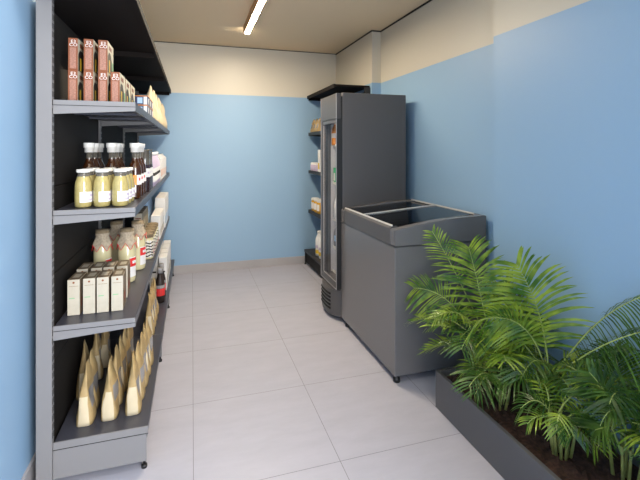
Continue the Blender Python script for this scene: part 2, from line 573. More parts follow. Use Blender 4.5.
# ------------------------------------------------------------------ upright display fridge
FX0, FX1, FY0, FY1, FT = 1.125, 1.678, 3.06, 3.47, 1.796
t = thing('display_fridge', 'tall graphite glass door fridge standing behind the chest freezer', 'fridge', (0, 0, 0))
b = MB()
b.box(FX0, FX1, FY0, FY0 + 0.03, 0.05, FT, M_graph, 0.004)
b.box(FX0, FX1, FY1 - 0.03, FY1, 0.05, FT, M_graph, 0.004)
b.box(FX1 - 0.03, FX1 - 0.001, FY0 + 0.031, FY1 - 0.031, 0.05, FT - 0.001, M_graph)
b.box(FX0 + 0.001, FX1 - 0.031, FY0 + 0.031, FY1 - 0.031, FT - 0.19, FT - 0.001, M_graph)
b.box(FX0 + 0.001, FX1 - 0.031, FY0 + 0.031, FY1 - 0.031, 0.05, 0.29, M_graph)
b.build('cabinet_body', t)
b = MB()
b.box(FX0 + 0.03, FX1 - 0.032, FY0 + 0.032, FY0 + 0.036, 0.292, FT - 0.192, M_liner)
b.box(FX0 + 0.03, FX1 - 0.032, FY1 - 0.036, FY1 - 0.032, 0.292, FT - 0.192, M_liner)
b.box(FX1 - 0.036, FX1 - 0.032, FY0 + 0.037, FY1 - 0.037, 0.292, FT - 0.192, M_liner)
b.build('inner_liner', t)
b = MB(); b.box(1.14, 1.16, FY0 + 0.04, FY0 + 0.055, 0.35, FT - 0.25, M_cabled); tag(b.build('light_strip', t), 'lit white strip inside the cabinet')
FSH = (0.30, 0.51, 0.75, 1.06, 1.385)
for z in FSH:
    b = MB()
    for k in range(9):
        x = 1.175 + k * 0.05
        b.tube([(x, FY0 + 0.04, z), (x, FY1 - 0.04, z)], 0.0025, M_chrome, 5)
    for y in (FY0 + 0.045, (FY0 + FY1) / 2, FY1 - 0.045):
        b.tube([(1.17, y, z - 0.003), (1.60, y, z - 0.003)], 0.003, M_chrome, 5)
    b.box(1.168, 1.171, FY0 + 0.04, FY1 - 0.04, z - 0.012, z + 0.012, M_white)
    b.build('wire_shelf', t)
# door
DX0, DX1 = 1.075, 1.112
b = MB()
b.box(DX0, DX1, FY0 + 0.002, FY1 - 0.002, 1.592, FT - 0.006, M_graph2, 0.004)
d = b.build('door', t)
b = MB()
b.box(DX0, DX1, FY0 + 0.008, FY0 + 0.022, 0.256, 1.591, M_graph2, 0.003)
b.box(DX0, DX1, FY1 - 0.045, FY1 - 0.012, 0.256, 1.591, M_graph2, 0.003)
b.box(DX0, DX1, FY0 + 0.022, FY1 - 0.045, 0.256, 0.30, M_graph2, 0.003)
b.box(DX0 + 0.004, DX1, FY0 + 0.022, FY1 - 0.045, 1.56, 1.591, M_graph2, 0.003)
b.build('door_frame', d)
b = MB()
for y, dw in ((FY0 + 0.002, 0.0055), (FY1 - 0.0075, 0.0055)):
    b.box(DX0 - 0.003, DX0 + 0.003, y, y + dw, 0.256, FT - 0.006, M_steel, 0.001)
    b.box(DX0 + 0.0035, DX1, y, y + dw, 0.256, 1.591, M_black)
b.box(DX0 - 0.003, DX0, FY0 + 0.008, FY1 - 0.008, 0.256, 0.264, M_steel)
tag(b.build('edge_trim', d), 'silver aluminium edge trim')
b = MB()
b.box(DX0 + 0.006, DX0 + 0.012, FY0 + 0.0225, FY0 + 0.027, 0.31, 1.555, M_steel)
b.box(DX0 + 0.006, DX0 + 0.012, FY1 - 0.056, FY1 - 0.05, 0.31, 1.555, M_steel)
b.box(DX0 + 0.006, DX0 + 0.012, FY0 + 0.028, FY1 - 0.056, 0.304, 0.31, M_steel)
b.build('glazing_bead', d)
b = MB(); b.box(DX0 + 0.014, DX0 + 0.019, FY0 + 0.023, FY1 - 0.046, 0.301, 1.559, M_pane); tag(b.build('glass_pane', d), 'clear glass')
b = MB(); 
for y in (FY0 + 0.002, FY1 - 0.034):
    b.box(DX1, FX0 - 0.0005, y, y + 0.02, 0.26, FT - 0.03, M_black)
for z in (0.26, 1.58):
    b.box(DX1, FX0 - 0.0005, FY0 + 0.022, FY1 - 0.034, z, z + 0.02, M_black)
b.build('door_gasket', d)
# grille: a rounded bulge below the door
b = MB()
prof = []
poly = []
for k in range(13):
    a = k / 12
    y = FY0 + 0.004 + (FY1 - FY0 - 0.008) * a
    poly.append((1.118 - 0.075 * (1 - abs(2 * a - 1) ** 3.0), y))
poly += [(1.124, FY1 - 0.004), (1.124, FY0 + 0.004)]
b.prism(poly, 'z', 0.035, 0.245, M_graph, 0.006, 2)
g = b.build('grille_housing', t)
for k in range(5):
    b = MB()
    z = 0.085 + k * 0.029
    pts = []
    for j in range(9):
        a = 0.22 + 0.56 * j / 8
        y = FY0 + 0.004 + (FY1 - FY0 - 0.008) * a
        pts.append((1.1185 - 0.075 * (1 - abs(2 * a - 1) ** 3.0), y, z))
    b.tube(pts, 0.0085, M_slot, 6)
    b.build('vent_slot', g)
b = MB(); b.box(FX0 + 0.04, FX1 - 0.04, FY0 + 0.04, FY1 - 0.04, 0.0, 0.049, M_black); b.build('plinth', t)

# ------------------------------------------------------------------ chest freezer
CX0, CX1, CY0, CY1 = 1.110, 1.738, 2.155, 3.056
t = thing('chest_freezer', 'graphite chest freezer with a sliding glass top before the upright fridge', 'freezer', (0, 0, 0))
b = MB()
w = 0.055
sh = bmesh.new()
cv = [sh.verts.new((x, y, z)) for z in (0.045, 0.786) for x, y in ((CX0 + 0.001, CY0 + 0.001), (CX1 - 0.001, CY0 + 0.001), (CX1 - 0.001, CY1 - 0.001), (CX0 + 0.001, CY1 - 0.001))]
sh.faces.new(cv[3::-1])
for q in range(4):
    sh.faces.new([cv[q], cv[(q + 1) % 4], cv[4 + (q + 1) % 4], cv[4 + q]])
bmesh.ops.bevel(sh, geom=[e for e in sh.edges if len(e.link_faces) == 2], offset=0.004, segments=2, affect='EDGES', profile=0.5)
for f in sh.faces:
    f.material_index = b.mi(M_chest)
b.merge(sh)
b.build('cabinet_body', t)
b = MB()
b.box(CX0 + w, CX1 - w, CY0 + w, CY0 + w + 0.004, 0.121, 0.778, M_darkliner)
b.box(CX0 + w, CX1 - w, CY1 - w - 0.004, CY1 - w, 0.121, 0.778, M_darkliner)
b.box(CX0 + w, CX0 + w + 0.004, CY0 + w + 0.004, CY1 - w - 0.004, 0.121, 0.778, M_darkliner)
b.box(CX1 - w - 0.004, CX1 - w, CY0 + w + 0.004, CY1 - w - 0.004, 0.121, 0.778, M_darkliner)
b.box(CX0 + w + 0.004, CX1 - w - 0.004, CY0 + w + 0.004, CY1 - w - 0.004, 0.121, 0.125, M_darkliner)
b.build('inner_liner', t)
# rim


def arc_top(n=16):
    pts = []
    for k in range(n + 1):
        a = k / n
        x = CX0 + (CX1 - CX0) * a
        z = 0.886 + 0.056 * a + 0.014 * math.sin(PI * a)
        pts.append((x, z))
    return pts


for y0, y1 in ((CY0, CY0 + 0.06), (CY1 - 0.06, CY1)):
    b = MB()
    b.prism([(CX0, 0.792)] + arc_top() + [(CX1, 0.792)], 'y', y0, y1, M_chest, 0.004, 2)
    b.build('end_cap', t)
b = MB()
b.prism([(CX0, 0.792), (CX0, 0.886), (CX0 + 0.012, 0.899), (CX0 + 0.05, 0.896), (CX0 + 0.05, 0.792)], 'y', CY0 + 0.06, CY1 - 0.06, M_graph)
b.build('front_rail', t)
b = MB()
b.box(CX1 - 0.045, CX1, CY0 + 0.06, CY1 - 0.06, 0.792, 0.942, M_chest, 0.003)
b.build('rear_rail', t)
b = MB(); b.box(CX0 + 0.008, CX1 - 0.008, CY0 + 0.008, CY0 + 0.03, 0.78, 0.793, M_black)
b.box(CX0 + 0.008, CX0 + 0.03, CY0 + 0.03, CY1 - 0.008, 0.78, 0.793, M_black)
b.box(CX1 - 0.03, CX1 - 0.008, CY0 + 0.03, CY1 - 0.008, 0.78, 0.793, M_black)
b.box(CX0 + 0.03, CX1 - 0.03, CY1 - 0.03, CY1 - 0.008, 0.78, 0.793, M_black)
b.build('rim_seam', t)
b = MB(); b.box(CX0 - 0.002, CX0 + 0.004, CY0 + 0.002, CY1 - 0.002, 0.787, 0.792, M_graph2)
b.box(CX0 - 0.002, CX1, CY0 - 0.003, CY0 + 0.004, 0.787, 0.792, M_graph2); b.build('bumper_strip', t)


def zg(x):
    return 0.902 + (x - 1.117) * (0.946 - 0.902) / (1.693 - 1.117)


ym = (CY0 + CY1) / 2 + 0.02
for i, (y0, y1, dz) in enumerate(((CY0 + 0.06, ym + 0.02, 0.0), (ym - 0.02, CY1 - 0.06, -0.010))):
    b = MB()
    b.prism([(1.128, zg(1.128) - 0.004 + dz), (1.128, zg(1.128) + dz), (1.69, zg(1.69) + dz), (1.69, zg(1.69) - 0.004 + dz)], 'y', y0 + 0.001, y1 - 0.001, M_dkpane)
    g = tag(b.build('sliding_lid', t), 'tinted glass sliding lid')
b = MB()
b.prism([(1.121, 0.897), (1.121, 0.906), (1.127, 0.907), (1.127, 0.897)], 'y', CY0 + 0.061, CY1 - 0.061, M_frame)
b.prism([(1.687, 0.942), (1.687, 0.952), (1.693, 0.952), (1.693, 0.942)], 'y', CY0 + 0.061, CY1 - 0.061, M_frame)
b.prism([(1.128, zg(1.128) + 0.001), (1.128, zg(1.128) + 0.007), (1.684, zg(1.684) + 0.007), (1.684, zg(1.684) + 0.001)], 'y', ym + 0.008, ym + 0.017, M_frame)
tag(b.build('lid_frame', t), 'silver frame of the glass lids')
for x in (CX0 + 0.03, CX1 - 0.06):
    for y in (CY0 + 0.035, CY1 - 0.075):
        b = MB()
        b.lathe([(0.021, 0), (0.021, 0.02), (0.014, 0.026), (0.014, 0.046)], M_black, (x, y, 0), 14)
        b.build('foot', t)

# ------------------------------------------------------------------ planter
PX0, PX1, PY0, PY1, PZ = 1.222, 1.618, 0.60, 1.912, 0.192
t = thing('planter_box', 'long low charcoal planter box along the right wall', 'planter', ((PX0 + PX1) / 2, PY1, 0))
cx = (PX0 + PX1) / 2
b = MB()
b.box(PX0 - cx, PX0 - cx + 0.018, PY0 - PY1, 0, 0, PZ, M_planter, 0.0015, 1)
b.box(PX1 - cx - 0.018, PX1 - cx, PY0 - PY1, 0, 0, PZ, M_planter, 0.0015, 1)
b.box(PX0 - cx + 0.018, PX1 - cx - 0.018, -0.018, -0.0005, 0, PZ, M_planter, 0.0015, 1)
b.box(PX0 - cx + 0.018, PX1 - cx - 0.018, PY0 - PY1, PY0 - PY1 + 0.018, 0, PZ, M_planter, 0.0015, 1)
b.box(PX0 - cx + 0.018, PX1 - cx - 0.018, PY0 - PY1 + 0.018, -0.018, 0.0, 0.02, M_planter)
b.build('trough', t)
rnd = random.Random(5)
b = MB()
nx, ny = 18, 60
grid = []
for j in range(ny + 1):
    row = []
    for i in range(nx + 1):
        x = PX0 - cx + 0.018 + (PX1 - PX0 - 0.036) * i / nx
        y = PY0 - PY1 + 0.018 + (PY1 - PY0 - 0.036) * j / ny
        row.append(b.bm.verts.new((x, y, 0.157 + rnd.uniform(-0.006, 0.008))))
    grid.append(row)
k = b.mi(M_soil)
for j in range(ny):
    for i in range(nx):
        f = b.bm.faces.new([grid[j][i], grid[j][i + 1], grid[j + 1][i + 1], grid[j + 1][i]])
        f.material_index = k
b.box(PX0 - cx + 0.019, PX1 - cx - 0.019, PY0 - PY1 + 0.019, -0.019, 0.021, 0.148, M_soil)
tag(b.build('soil', t), 'dark brown bark soil', kind='stuff')


# ------------------------------------------------------------------ palms
def bez(p0, p1, p2, p3, t):
    u = 1 - t
    return p0 * (u ** 3) + p1 * (3 * u * u * t) + p2 * (3 * u * t * t) + p3 * (t ** 3)


def clampv(p):
    return Vector((min(p.x, 1.648 if p.y < 1.99 else 1.70), min(p.y, 2.135), max(p.z, 0.17) if (p.x > 1.2) else max(p.z, 0.03)))


def frond(rng, base, ctrl, tip, n, ll, wd, lm, start=0.28, droop=0.2, spread=0.9, hint=None):
    """pinnate frond: a curved rachis with narrow leaflets on both sides; base, ctrl, tip in world metres"""
    mb = MB()
    P0, P3 = Vector(base), Vector(tip)
    C = Vector(ctrl)
    P1 = P0.lerp(C, 0.75)
    P2 = C.lerp(P3, 0.35)
    pts = [clampv(bez(P0, P1, P2, P3, i / 14)) for i in range(15)]
    mb.tube(pts, [0.0036 * (1 - 0.8 * i / 14) + 0.0006 for i in range(15)], M_rachis, 5)
    k = mb.mi(lm)
    for i in range(n):
        tt = start + (1 - start) * (i + 0.5) / n
        p = bez(P0, P1, P2, P3, tt)
        tg = (bez(P0, P1, P2, P3, min(1, tt + 0.02)) - bez(P0, P1, P2, P3, tt - 0.02)).normalized()
        side = tg.cross(Vector((0, 0, 1)))
        if side.length < 0.15:
            side = Vector((1, 0.3, 0))
        if hint:
            hv = Vector(hint)
            side = hv - tg * hv.dot(tg)
        side.normalize()
        upn = side.cross(tg).normalized()
        q = (tt - start) / (1 - start)
        L = ll * (0.22 + 0.95 * math.sin(PI * (0.16 + 0.74 * q))) * rng.uniform(0.85, 1.1)
        ang = math.radians(72 - 30 * q) * rng.uniform(0.9, 1.1)
        for s in (-1, 1):
            d = (tg * math.cos(ang) + side * s * math.sin(ang) * spread + upn * rng.uniform(0.10, 0.34)).normalized()
            wv = d.cross(upn).normalized()
            if wv.length < 0.1:
                continue
            wv = (wv + upn * (0.35 * s + rng.uniform(-0.35, 0.35))).normalized()
            prev = None
            for j in range(6):
                a = j / 5
                c = p + d * L * a + Vector((0, 0, -1)) * droop * L * a * a
                ww = 1.2 * wd * (0.35 + 0.65 * math.sin(PI * min(1, 0.15 + a * 0.85)) ** 0.8) * (1 if j < 5 else 0.08) * 0.5
                e = (mb.bm.verts.new(clampv(c - wv * ww)), mb.bm.verts.new(clampv(c + wv * ww)))
                if prev:
                    f = mb.bm.faces.new([prev[0], prev[1], e[1], e[0]])
                    f.material_index = k
                    f.smooth = True
                prev = e
    return mb


def palm(label, base, main, fill, seed, canes=5, small=False, dark=0.25, fl=(0.22, 0.42), fz=(0.25, 0.5), ll=0.15, wd=0.011):
    rng = random.Random(seed)
    B = Vector(base)
    t = thing('palm_plant', label, 'palm', base, group='palms in the long planter')

    def put(mb, name):
        for v in mb.bm.verts:
            v.co -= B
        return mb.build(name, t, recalc=False)
    tops = []
    for k in range(canes):
        a = 2 * PI * k / canes + rng.uniform(-.4, .4)
        r = rng.uniform(0.012, 0.045)
        p0 = Vector((B.x + r * math.cos(a), B.y + r * math.sin(a), B.z - 0.005))
        h = rng.uniform(0.10, 0.2) * (0.7 if small else 1)
        p1 = p0 + Vector((r * 0.6 * math.cos(a), r * 0.6 * math.sin(a), h))
        mb = MB()
        mb.tube([p0, p0.lerp(p1, .5) + Vector((0.002, 0, 0)), p1], [0.0065, 0.0055, 0.004], M_cane, 7)
        put(mb, 'cane')
        tops.append(p1)
    for (c, tip, n, l, w, lm, st, dr, *hint) in main:
        p = min(tops, key=lambda q: (q - Vector(c)).length)
        put(frond(rng, p - Vector((0, 0, 0.03)), c, tip, n, l, w, lm, st, dr, hint=hint[0] if hint else None), 'frond')
    for k in range(fill):
        a = 2 * PI * k / fill + rng.uniform(-.35, .35)
        R = rng.uniform(*fl)
        z = rng.uniform(*fz)
        p = tops[k % len(tops)]
        tip = Vector((B.x + R * math.cos(a), B.y + R * math.sin(a), B.z + z * rng.uniform(0.55, 0.95)))
        tip.x = min(tip.x, 1.60)
        tip.y = min(tip.y, 2.09)
        c = Vector((B.x + R * 0.45 * math.cos(a), B.y + R * 0.45 * math.sin(a), B.z + z * 1.05))
        c.x = min(c.x, 1.6)
        lm = M_leaf_shade if rng.random() < dark else M_leaf
        put(frond(rng, p - Vector((0, 0, 0.03)), c, tip, 11 if small else 13, ll * rng.uniform(.8, 1.1), wd, lm, 0.3, 0.4), 'frond')
    return t


A, D = M_leaf, M_leaf_shade
palm('tall bright green palm at the far end of the planter by the freezer', (1.42, 1.78, 0.16), [
    ((1.36, 1.95, 0.72), (1.30, 2.07, 0.888), 22, 0.10, 0.0058, A, 0.35, 0.2, (0.8, -0.5, 0.2)),
    ((1.43, 1.82, 0.62), (1.41, 1.89, 0.83), 26, 0.21, 0.0086, A, 0.25, 0.25, (0.8, -0.6, 0.0)),
    ((1.36, 1.93, 0.60), (1.20, 2.10, 0.565), 24, 0.14, 0.0065, A, 0.3, 0.3, (0.6, -0.4, 0.6)),
    ((1.31, 1.88, 0.52), (1.15, 2.03, 0.41), 24, 0.13, 0.0065, A, 0.3, 0.25),
    ((1.28, 1.82, 0.40), (1.17, 1.92, 0.30), 20, 0.11, 0.0058, A, 0.3, 0.2),
    ((1.47, 1.74, 0.60), (1.52, 1.70, 0.70), 22, 0.14, 0.0079, A, 0.35, 0.2),
    ((1.50, 1.80, 0.55), (1.58, 1.86, 0.62), 20, 0.12, 0.0072, A, 0.35, 0.2),
], 13, 11, canes=7, fl=(0.18, 0.34), fz=(0.22, 0.46), ll=0.13, wd=0.0075)
palm('low young palm between the two tall palms', (1.37, 1.60, 0.16), [], 12, 12, canes=5, small=True, fl=(0.14, 0.24), fz=(0.14, 0.32), ll=0.11, wd=0.006)
palm('tallest broad palm with wide arching fronds against the blue wall', (1.54, 1.50, 0.16), [
    ((1.42, 1.46, 0.68), (1.25, 1.62, 0.56), 21, 0.18, 0.0075, A, 0.3, 0.35, (0.55, -0.6, 0.35)),
    ((1.50, 1.46, 0.62), (1.41, 1.55, 0.83), 26, 0.25, 0.0101, A, 0.25, 0.3, (0.75, -0.65, 0.1)),
    ((1.55, 1.28, 0.70), (1.52, 1.05, 0.845), 30, 0.15, 0.0065, D, 0.25, 0.7, (0.3, -0.2, 0.9)),
    ((1.49, 1.24, 0.60), (1.43, 0.97, 0.77), 32, 0.17, 0.0072, D, 0.22, 0.7, (0.3, -0.2, 0.9)),
    ((1.56, 1.35, 0.50), (1.58, 1.18, 0.58), 26, 0.15, 0.0072, D, 0.25, 0.5),
    ((1.53, 1.62, 0.56), (1.50, 1.76, 0.64), 22, 0.14, 0.0079, A, 0.3, 0.2),
    ((1.45, 1.55, 0.45), (1.36, 1.62, 0.42), 22, 0.12, 0.0072, A, 0.3, 0.2),
], 11, 13, canes=6, dark=0.5, fl=(0.16, 0.32), fz=(0.22, 0.46), ll=0.13, wd=0.0075)
palm('short palm with a cluster of yellow green canes at the planter front edge', (1.37, 1.27, 0.16), [], 12, 14, canes=8, small=True, fl=(0.08, 0.15), fz=(0.20, 0.32), ll=0.085, wd=0.0055, dark=0.3)
palm('shade-darkened palm with upright fronds at the near right of the planter', (1.50, 1.12, 0.16), [
    ((1.49, 1.12, 0.42), (1.45, 1.22, 0.50), 24, 0.13, 0.0065, D, 0.25, 0.3, (0.7, -0.7, 0.0)),
    ((1.55, 1.16, 0.46), (1.60, 1.24, 0.56), 24, 0.13, 0.0065, D, 0.25, 0.3, (0.7, -0.7, 0.0)),
    ((1.56, 1.05, 0.40), (1.61, 1.00, 0.44), 24, 0.13, 0.0065, D, 0.25, 0.4),
    ((1.44, 1.10, 0.38), (1.36, 1.12, 0.36), 22, 0.12, 0.0058, D, 0.25, 0.3),
    ((1.50, 1.05, 0.48), (1.52, 1.00, 0.55), 24, 0.13, 0.0065, D, 0.25, 0.3, (0.7, -0.7, 0.0)),
], 11, 15, canes=6, dark=0.85, fl=(0.12, 0.24), fz=(0.18, 0.4), ll=0.11, wd=0.006)
palm('nearest shaded palm partly cut by the bottom right corner', (1.50, 0.92, 0.16), [
    ((1.54, 0.94, 0.52), (1.58, 1.04, 0.62), 22, 0.11, 0.0065, D, 0.3, 0.3),
], 9, 16, canes=5, dark=0.9, fl=(0.10, 0.2), fz=(0.18, 0.36), ll=0.10, wd=0.006)

# ------------------------------------------------------------------ goods
ORD = ['first', 'second', 'third', 'fourth', 'fifth', 'sixth', 'seventh', 'eighth']
COLN = ['leftmost column', 'second column from the left', 'third column from the left', 'rightmost column']
ZA, ZB, ZCC, ZD = 1.549, 1.1062, 0.6432, 0.1792

# --- coffee boxes: brown cartons on the top shelf
def text_mesh(s, size):
    cu = bpy.data.curves.new('glyphs', 'FONT')
    cu.body = s
    cu.size = size
    cu.align_x = 'CENTER'
    o = bpy.data.objects.new('glyphs', cu)
    COL.objects.link(o)
    dg = bpy.context.evaluated_depsgraph_get()
    me = bpy.data.meshes.new_from_object(o.evaluated_get(dg))
    bpy.data.objects.remove(o)
    bpy.data.curves.remove(cu)
    return me


BW, BD, BH = 0.036, 0.155, 0.1335
b = MB()
b.box(0, BW, 0, BD, 0, BH, M_terra, 0.0008, 1, faces={'right': M_ivory, 'top': M_terra_dk})
e = 0.0006
b.face([(0.0065, -e, 0.006), (BW - 0.006, -e, 0.006), (BW - 0.006, -e, 0.094), (0.0065, -e, 0.094)], M_pink)
# picture side: dark cup, yellow stripe, terracotta top band
x = BW + e
cup = [(0.008, 0.001), (0.110, 0.001), (0.118, 0.03), (0.105, 0.062), (0.075, 0.088), (0.03, 0.09), (0.008, 0.07)]
b.face([(x, p[0], p[1]) for p in cup], M_choco)
b.face([(x + e, 0.03, 0.002), (x + e, 0.055, 0.002), (x + e, 0.055, 0.056), (x + e, 0.03, 0.056)], M_yellow)
b.face([(x, 0.03, 0.10), (x, 0.10, 0.10), (x, 0.10, 0.118), (x, 0.03, 0.118)], M_terra)
b.face([(x, 0.105, 0.01), (x, 0.15, 0.01), (x, 0.15, 0.06), (x, 0.105, 0.06)], M_green)
for s, zz in (('E3', 0.113), ('CO', 0.099)):
    me = text_mesh(s, 0.0175)
    tb = bmesh.new(); tb.from_mesh(me)
    idx = b.mi(M_label)
    for f in tb.faces:
        f.material_index = idx
    b.merge(tb, Matrix.Translation((BW * 0.55, -2 * e, zz)) @ Matrix.Rotation(PI / 2, 4, 'X') @ Matrix.Diagonal((1.15, 1, 1, 1)))
    bpy.data.meshes.remove(me)
proto = b.build('coffee_box', recalc=False)
tag(proto, 'x', 'box', 'brown cartons on the top shelf')
BX = (-0.494, -0.436, -0.381, -0.333)
first = True
spec = [(0, 0, 0), (1, 0, 0), (2, 0, 0), (3, 0, 0), (0, 0, 1), (1, 0, 1), (2, 0, 1), (3, 1, 0), (3, 2, 0)]
for ci, ri, up in spec:
    if up:
        lab = 'brown carton with white print, %s of the three stacked on top' % ('leftmost', 'middle one', 'rightmost')[ci]
    elif ri:
        lab = 'brown carton with white print, %s behind the bottom right carton' % ('first', 'second')[ri - 1]
    else:
        lab = 'brown carton with white print, %s in the bottom row' % ('leftmost', 'second from the left', 'third from the left', 'rightmost')[ci]
    loc = (BX[ci], 1.965 + ri * 0.17 + (0.003 if up else 0), ZA + up * 0.1342)
    if first:
        proto.location = loc; proto['label'] = lab; first = False
    else:
        dup(proto, loc, lab, rz=(0.02 if up else 0) * (ci - 1))

# small blue and white tins beyond, in stacks of two
b = MB()
b.box(-0.032, 0.032, -0.055, 0.055, 0, 0.043, M_navy, 0.001, 1)
b.box(-0.033, 0.033, -0.056, 0.056, 0.043, 0.05, M_orange, 0.0015, 1)
e = 0.0005
b.face([(0.032 + e, -0.02, 0.006), (0.032 + e, 0.03, 0.006), (0.032 + e, 0.03, 0.038), (0.032 + e, -0.02, 0.038)], M_label)
b.face([(0.012, -0.055 - e, 0.0), (0.03, -0.055 - e, 0.0), (0.03, -0.055 - e, 0.043), (0.012, -0.055 - e, 0.043)], M_label)
b.face([(-0.02, -0.055 - e, 0.006), (0.006, -0.055 - e, 0.006), (0.006, -0.055 - e, 0.038), (-0.02, -0.055 - e, 0.038)], M_sky)
proto = tag(b.build('tea_tin', recalc=False), 'x', 'tin', 'blue tins on the top shelf')
first = True
for r in range(3):
    for up in range(2):
        lab = 'small navy tin with orange lid, %s of the %s stack from the front' % (('lower', 'upper')[up], ORD[r])
        loc = (-0.268, 2.545 + r * 0.118, ZA + up * 0.0505)
        if first:
            proto.location = loc; proto['label'] = lab; first = False
        else:
            dup(proto, loc, lab)


# --- kraft pouches
def pouch(name, w, h, th, seed, pale=False):
    """a stand-up paper pouch: flat gussets at the ends (-Y and +Y), full in the middle, sealed flat at the top"""
    rng = random.Random(seed)
    b = MB()
    nz, ns = 14, 24
    rings = []
    for j in range(nz + 1):
        a = j / nz
        tz = th * (1.0 + 0.10 * math.sin(PI * min(1, a * 2.2))) * (1 - a ** 1.2) * 0.5 + 0.0016
        wz = w * (0.90 + 0.16 * a) * 0.5 * (1 - 0.60 * max(0, (a - 0.45) / 0.55) ** 1.5)
        ring = []
        for k in range(ns):
            g = 2 * PI * k / ns
            cx_, sy_ = math.cos(g), math.sin(g)
            ex = 0.55 + 0.35 * a
            x = tz * math.copysign(abs(cx_) ** ex, cx_) + 0.004 * math.sin(9 * a + seed) * a
            y = wz * math.copysign(abs(sy_) ** 0.5, sy_)
            y += 0.022 * a * a * (w / 0.1)
            x += (0.0045 * math.sin(3 * g + 7 * a + seed) + rng.uniform(-0.0012, 0.0012)) * math.sin(PI * a)
            ring.append(b.bm.verts.new((x, y, a * h)))
        rings.append(ring)
    km, kw, kp = b.mi(M_kraft), b.mi(M_window), b.mi(M_kraft_l)
    for j in range(nz):
        for k in range(ns):
            f = b.bm.faces.new([rings[j][k], rings[j][(k + 1) % ns], rings[j + 1][(k + 1) % ns], rings[j + 1][k]])
            f.smooth = True
            g = (k + 0.5) / ns * 360
            f.material_index = kp if pale else km
            if 236 < g < 304 and j < 7:
                f.material_index = kp  # front gusset coloured paler, as the lit side of the paper
            if (g < 40 or g > 330) and 4 <= j <= 7 and not pale:
                f.material_index = kw
    f = b.bm.faces.new(rings[0][::-1]); f.material_index = km
    f = b.bm.faces.new(rings[-1]); f.material_index = km
    return b.build(name)


pk = [pouch('kraft_pouch', 0.105, 0.245, 0.064, s) for s in (1, 2, 3)]
for p in pk:
    tag(p, 'x', 'pouch', 'kraft pouches on the bottom shelf')
used = set()


def put_pouch(i, loc, rz, lab):
    p = pk[i % 3]
    if i % 3 not in used:
        used.add(i % 3)
        p.location = loc; p.rotation_euler = (0, 0, rz); p['label'] = lab
        return p
    return dup(p, loc, lab, rz=rz)


i = 0
rg = random.Random(3)
for ci, (x, n, nm) in enumerate(((-0.437, 2, 'left'), (-0.345, 5, 'middle'), (-0.252, 5, 'right'))):
    for r in range(n):
        put_pouch(i, (x + r * 0.004 * (1 if ci else -1), 2.022 + 0.010 * ci + r * 0.106, ZD), rg.uniform(-.06, .06),
                  'kraft paper pouch, %s from the front in the %s column' % (ORD[r], nm))
        i += 1
for r, y in enumerate((2.235, 2.40, 2.52)):
    put_pouch(i, (-0.492 + 0.018 * r, y, ZD), 0.15, 'kraft paper pouch against the dark back panel, %s behind the left column' % ORD[r]); i += 1
for r, y in enumerate((2.86, 2.975, 3.09, 3.205)):
    put_pouch(i, (-0.262, y, ZD), 0.05, 'kraft paper pouch farther along the bottom shelf edge, %s beyond the front group' % ORD[r]); i += 1

# taller pale pouches at the far end of the top shelf
pp = pouch('paper_pouch', 0.19, 0.235, 0.07, 6, pale=True)
tag(pp, 'x', 'pouch', 'pale pouches on the top shelf')
for r in range(7):
    lab = 'pale paper pouch on the top shelf, %s of the row by the back wall' % ORD[r]
    loc = (-0.272, 3.02 + r * 0.23, ZA)
    if r == 0:
        pp.location = loc; pp['label'] = lab
    else:
        dup(pp, loc, lab, rz=0.03 * (-1) ** r)


# --- small cream bottles on the middle shelf
def series(t, items):
    """first item moves the prototype, the others copy it with its parts"""
    for k, (loc, lab, rz) in enumerate(items):
        if k == 0:
            t.location = loc; t.rotation_euler = (0, 0, rz); t['label'] = lab
        else:
            dup(t, loc, lab, rz=rz)


t = thing('sauce_bottle', 'x', 'bottle', group='small cream bottles on the middle shelf')
b = MB()
b.lathe([(0.026, 0), (0.032, 0.004), (0.0335, 0.03), (0.0335, 0.085), (0.031, 0.105), (0.026, 0.122), (0.0235, 0.130, M_cream), (0.023, 0.148, M_neck)], M_cream)
b.build('bottle_body', t)
b = MB(); b.lathe([(0.026, 0.147), (0.0268, 0.149), (0.0268, 0.158), (0.025, 0.160)], M_white); tag(b.build('cap', t), 'white screw cap')
b = MB(); b.patch(0.0342, 0.022, 0.066, -1.75, 0.5, M_label)
b.patch(0.0345, 0.030, 0.036, -0.9, 0.2, M_lilac); b.patch(0.0345, 0.046, 0.056, -0.6, 0.1, M_lilac)
tag(b.build('paper_label', t), 'white paper label')
series(t, [((x + 0.003 * r, 1.985 + r * 0.074, ZB), 'small cream sauce bottle with white cap, %s in the %s' % (ORD[r] + (' from the front' if r == 0 else ' back'), nm), 0.05 * r)
           for x, nm in ((-0.441, 'left file'), (-0.370, 'middle file'), (-0.298, 'right file')) for r in range(3)])

